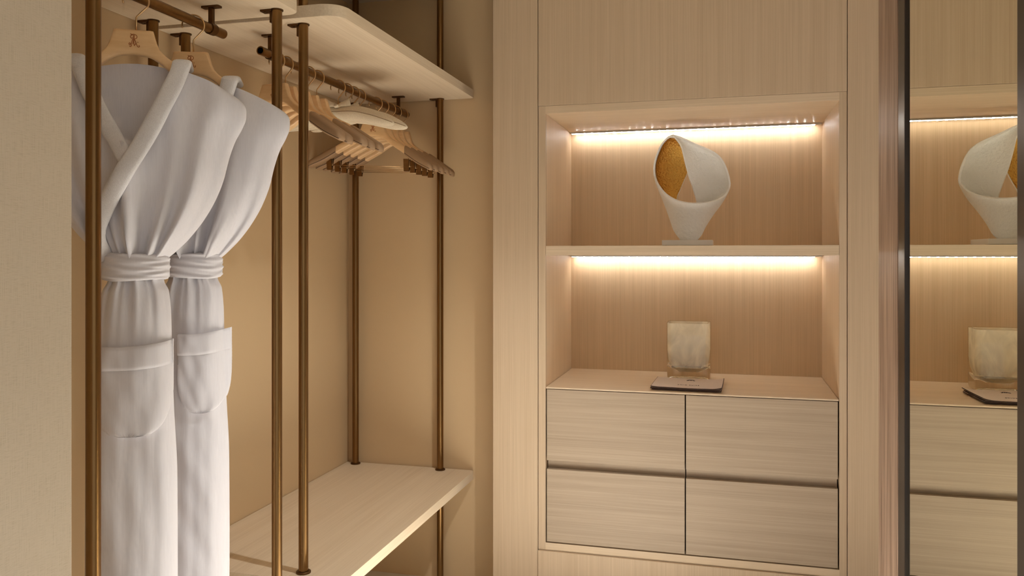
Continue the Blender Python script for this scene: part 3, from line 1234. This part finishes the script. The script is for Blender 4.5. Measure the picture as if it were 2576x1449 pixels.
SIL_L = [(1713.6, 603), (1697, 580.6), (1688, 556), (1677, 525), (1666, 496.7), (1655, 470), (1647, 443.7), (1645.6, 419), (1650.7, 395),
         (1661.7, 368.6), (1675, 351), (1691, 341)]
SIL_R = [(1752, 603), (1763, 591.6), (1774, 569.6), (1794, 538.6), (1814, 512), (1827, 490), (1835, 472), (1835.7, 459), (1831.8, 439),
         (1823, 415), (1812, 397), (1796.4, 384), (1778.8, 375), (1752, 364), (1723.6, 351), (1703.7, 343.5), (1693, 340.5)]
RIM = [(1647, 443.7), (1657, 465.8), (1675, 487.8), (1701, 503.3), (1730, 510), (1754.5, 511), (1779, 509), (1805, 502), (1825, 490), (1835, 472)]
E1 = [(1742, 603), (1748, 560), (1753, 530), (1753.4, 509), (1743.4, 474.6), (1732.4, 441.5), (1723.6, 408), (1714.7, 371), (1703.7, 353), (1693, 341)]
GE = [(1725, 603), (1708, 560), (1702.6, 520), (1703, 498), (1711, 479), (1720, 457), (1730, 432.6), (1731, 405), (1722, 375), (1706, 353), (1692, 341)]


def arc_sample(pts, n):
    P = smooth_path([Vector((p[0], p[1], 0)) for p in pts], 10)
    L = [0]
    for i in range(1, len(P)):
        L.append(L[-1] + (P[i] - P[i - 1]).length)
    out = []
    for k in range(n + 1):
        t = L[-1] * k / n
        for i in range(len(P) - 1):
            if L[i + 1] >= t:
                break
        f = (t - L[i]) / max(1e-9, L[i + 1] - L[i])
        q = P[i].lerp(P[i + 1], f)
        out.append((q.x, q.y))
    return out


def spt(u, v, dy):
    return at(u, v, YS + dy) - SO


def patch_mesh(fn, na, nt):
    bm = bmesh.new()
    G = [[bm.verts.new(fn(i / na, j / nt)) for i in range(na + 1)] for j in range(nt + 1)]
    for j in range(nt):
        for i in range(na):
            bm.faces.new((G[j][i], G[j][i + 1], G[j + 1][i + 1], G[j + 1][i]))
    return bm


NTS = 40
cupL = arc_sample(SIL_L[:7], NTS)
cupR = arc_sample(SIL_R[:7], NTS)
rimA = arc_sample(RIM, 40)


def pick(lst, t):
    f = t * (len(lst) - 1)
    i = min(int(f), len(lst) - 2)
    a, b = lst[i], lst[i + 1]
    return (a[0] + (b[0] - a[0]) * (f - i), a[1] + (b[1] - a[1]) * (f - i))


def cup(a, t):
    l, r, m = pick(cupL, t), pick(cupR, t), pick(rimA, a)
    l1, r1 = cupL[-1], cupR[-1]
    ul, vl = l[0] + (r[0] - l[0]) * a, l[1] + (r[1] - l[1]) * a
    u1, v1 = l1[0] + (r1[0] - l1[0]) * a, l1[1] + (r1[1] - l1[1]) * a
    k = t ** 2.2
    u, v = ul + (m[0] - u1) * k, vl + (m[1] - v1) * k
    dep = 0.020 + 0.060 * t
    return spt(u, v, -dep * math.sin(pi * a) ** 0.75)


silL = arc_sample(SIL_L, NTS)
gedge = arc_sample(GE, NTS)


def leftwall(a, t, off=0.0):
    l, r = pick(silL, t), pick(gedge, t)
    k = 1 - math.cos(a * pi / 2)
    dr = interp([(0, .018), (.3, .050), (.62, .085), (.85, .060), (1, .004)], t)
    p = spt(l[0] + (r[0] - l[0]) * k, l[1] + (r[1] - l[1]) * k, dr * math.sin(a * pi / 2))
    return p


silR = arc_sample(SIL_R, NTS)
eedge = arc_sample(E1, NTS)


def rightwall(a, t):
    l, r = pick(eedge, t), pick(silR, t)
    de = interp([(0, .006), (.35, .000), (.6, -.006), (.85, -.004), (1, .0)], t)
    bl = interp([(0, .016), (.3, .045), (.6, .050), (.85, .022), (1, .002)], t)
    k = math.sin(a * pi / 2)
    return spt(l[0] + (r[0] - l[0]) * k, l[1] + (r[1] - l[1]) * k, de * (1 - a) + bl * math.sin(pi * a) ** 0.9)


def solid(o, th, off=0.0):
    m = o.modifiers.new('thickness', 'SOLIDIFY')
    m.thickness = th
    m.offset = off
    b = o.modifiers.new('soft_edge', 'BEVEL')
    b.width = th * 0.3
    b.segments = 2
    b.limit_method = 'ANGLE'
    b.angle_limit = math.radians(50)


shell = bmesh.new()
for fn in (cup, leftwall, rightwall):
    merge(shell, patch_mesh(fn, 36, 60))
bmesh.ops.remove_doubles(shell, verts=shell.verts, dist=0.0004)
so = obj('curled_shell', shell, M['plaster'], sc, True, 70)
solid(so, 0.0065)


def gold_pt(a, t):
    a2, t2 = 0.10 + 0.895 * a, 0.05 + 0.925 * t
    p = leftwall(a2, t2)
    e = 0.002
    du = leftwall(min(1, a2 + e), t2) - leftwall(max(0, a2 - e), t2)
    dv = leftwall(a2, min(1, t2 + e)) - leftwall(a2, max(0, t2 - e))
    n = du.cross(dv).normalized()
    if n.y > 0:
        n = -n
    return p + n * 0.0045


go = obj('gilded_lining', patch_mesh(gold_pt, 30, 50), M['gold'], sc, True)
go['label'] = 'hammered gold leaf lining'

# ------------------------------------------------------------------ glass vase and pouch on the drawer unit
vc = ((-0.2335 - 0.0605) / 2, 3.352, z4)
va = empty('glass_vase', vc)
tag(va, 'square cloudy glass vase with thick clear bottom standing behind a folded pouch', 'vase')


def rbox_rings(bm, secs, n=10):
    """secs: (half x, half y, corner r, z) stacked"""
    rings = []
    for (hx, hy, r, z) in secs:
        out = rounded(-hx, hx, -hy, hy, (r,) * 4, n)
        rings.append([bm.verts.new((x, y, z)) for x, y in out])
    m = len(rings[0])
    for i in range(len(rings) - 1):
        for k in range(m):
            bm.faces.new((rings[i][k], rings[i][(k + 1) % m], rings[i + 1][(k + 1) % m], rings[i + 1][k]))
    bm.faces.new(rings[0][::-1])
    bm.faces.new(rings[-1])
    return rings


HX, HY, HV = .0855, .062, .2310
bm = bmesh.new()
secs = [(HX - .012, HY - .012, .020, 0.0005), (HX - .004, HY - .004, .022, .004), (HX - .001, HY - .001, .022, .014), (HX, HY, .022, .04),
        (HX, HY, .020, HV - .003), (HX - .0015, HY - .0015, .019, HV)]
inner = [(HX - .011, HY - .011, .016, HV - .0005), (HX - .012, HY - .012, .018, .12), (HX - .016, HY - .015, .024, .075), (HX - .026, HY - .024, .026, .052),
         (HX - .045, HY - .038, .022, .042), (HX - .07, HY - .052, .008, .039)]
rbox_rings(bm, secs + inner)
obj('glass_body', bm, M['glass'], va, True, 40)
bm = mbm = bmesh.new()
milk = [(HX - .0025, HY - .0025, .019, HV - .003), (HX - .0025, HY - .0025, .019, .12), (HX - .006, HY - .006, .024, .080), (HX - .016, HY - .016, .026, .046),
        (HX - .040, HY - .034, .022, .034), (HX - .07, HY - .052, .008, .031)]
rings = []
for (hx, hy, r, z) in milk:
    rings.append([bm.verts.new((x, y, z)) for x, y in rounded(-hx, hx, -hy, hy, (r,) * 4, 10)])
for i in range(len(rings) - 1):
    m_ = len(rings[0])
    for k in range(m_):
        bm.faces.new((rings[i][k], rings[i][(k + 1) % m_], rings[i + 1][(k + 1) % m_], rings[i + 1][k]))
bm.faces.new(rings[-1])
bm = bmesh.new()
e = .0008
base = [(HX - .012 - e, HY - .012 - e, .020, 0.0012), (HX - .004 - e, HY - .004 - e, .022, .0045), (HX - .001 - e, HY - .001 - e, .022, .014),
        (HX - e, HY - e, .022, .04), (HX - e, HY - e, .022, .058), (HX - .003, HY - .003, .022, .0585),
        (HX - .0175, HY - .0165, .026, .0445), (HX - .0405, HY - .0345, .022, .0325), (HX - .07, HY - .052, .008, .0295)]
rbox_rings(bm, base)
tb = obj('thick_base', bm, M['crystal'], va, True, 40)
tb['label'] = 'thick clear glass bottom'
bm = mbm
mk = obj('milky_layer', bm, M['milk'], va, True)
mk['label'] = 'milky white swirls inside the glass'

PX0, PX1, PY0, PY1 = -0.268, -0.013, 3.032, 3.272
po = ((PX0 + PX1) / 2, (PY0 + PY1) / 2, z4)
pouch = empty('folded_pouch', po, math.radians(-1.5))
tag(pouch, 'folded pinkish linen pouch with dark brown piping printed with swimwear lettering', 'pouch')
hx, hy = (PX1 - PX0) / 2, (PY1 - PY0) / 2


def layer(zb, zt, dx, dy, name):
    bm = bmesh.new()
    NXX, NYY = 40, 30

    def zz(x, y, base):
        e = max(0.0, abs(x) / hx - .72) / .28
        bend = 0.006 * e * e * (1 if name == 'top_flap' else .3)
        return base + bend * (1.0 if x > 0 else .5) + 0.0007 * math.sin(31 * x + 17 * y)
    G = []
    for base in (zt, zb):
        G.append([[bm.verts.new((-hx + dx + (2 * hx - 2 * abs(dx)) * i / NXX, -hy + dy + (2 * hy - 2 * abs(dy)) * j / NYY,
                                 zz(-hx + 2 * hx * i / NXX, -hy + 2 * hy * j / NYY, base))) for i in range(NXX + 1)] for j in range(NYY + 1)])
    for g_ in G:
        for j in range(NYY):
            for i in range(NXX):
                bm.faces.new((g_[j][i], g_[j][i + 1], g_[j + 1][i + 1], g_[j + 1][i]))
    A, B = G
    for i in range(NXX):
        for j in (0, NYY):
            bm.faces.new((A[j][i], A[j][i + 1], B[j][i + 1], B[j][i]))
    for j in range(NYY):
        for i in (0, NXX):
            bm.faces.new((A[j][i], A[j + 1][i], B[j + 1][i], B[j][i]))
    loop = [A[0][i].co.copy() for i in range(NXX + 1)]
    left = [A[j][0].co.copy() for j in range(NYY, -1, -1)]
    right = [A[j][NXX].co.copy() for j in range(NYY + 1)]
    pth = [p + Vector((0, 0, (zb - zt) * .4)) for p in left + loop[1:] + right[1:]]
    l = obj(name, bm, M['pouch'], pouch, True, 50)
    b2 = bmesh.new()
    add_tube(b2, pth, 0.0015, 8)
    obj('piping', b2, M['pipe'], l, True)
    return zt


layer(0.001, 0.0040, .003, .004, 'lower_layer')
layer(0.0055, 0.0085, -.002, .002, 'middle_layer')
zt = layer(0.0100, 0.0135, .0, .0, 'top_flap')


def lettering(name, body, size, x, y, z, parent, mat, space=1.3):
    cu = bpy.data.curves.new(name, 'FONT')
    cu.body = body
    cu.size = size
    cu.align_x = 'CENTER'
    cu.align_y = 'CENTER'
    cu.space_character = space
    cu.extrude = 0.0003
    cu.offset = 0.00025
    t = bpy.data.objects.new(name + '_curve', cu)
    C.objects.link(t)
    dg = bpy.context.evaluated_depsgraph_get()
    me = bpy.data.meshes.new_from_object(t.evaluated_get(dg))
    bpy.data.objects.remove(t)
    bpy.data.curves.remove(cu)
    me.materials.clear()
    me.materials.append(mat)
    o = bpy.data.objects.new(name, me)
    C.objects.link(o)
    o.parent = parent
    o.location = (x, y, z)
    return o


M['ink'] = plain('dark_print', rgb(52, 38, 34), 0.8)
lettering('printed_lettering', 'SWIM SUITS', 0.0108, .004, 3.095 - po[1], 0.0145, pouch, M['ink'], 1.45)
bm = bmesh.new()
lx, ly = .006, 3.215 - po[1]
for st in ([(-.014, -.010), (-.006, .004), (0, -.006), (.006, .004), (.014, -.010)], [(-.016, -.012), (-.008, -.009)], [(.008, -.009), (.016, -.012)],
           [(-.004, -.010), (0, .006), (.004, -.010)]):
    add_tube(bm, [(lx + x, ly + y, 0.0146) for x, y in st], 0.0011, 6)
obj('printed_emblem', bm, M['ink'], pouch)
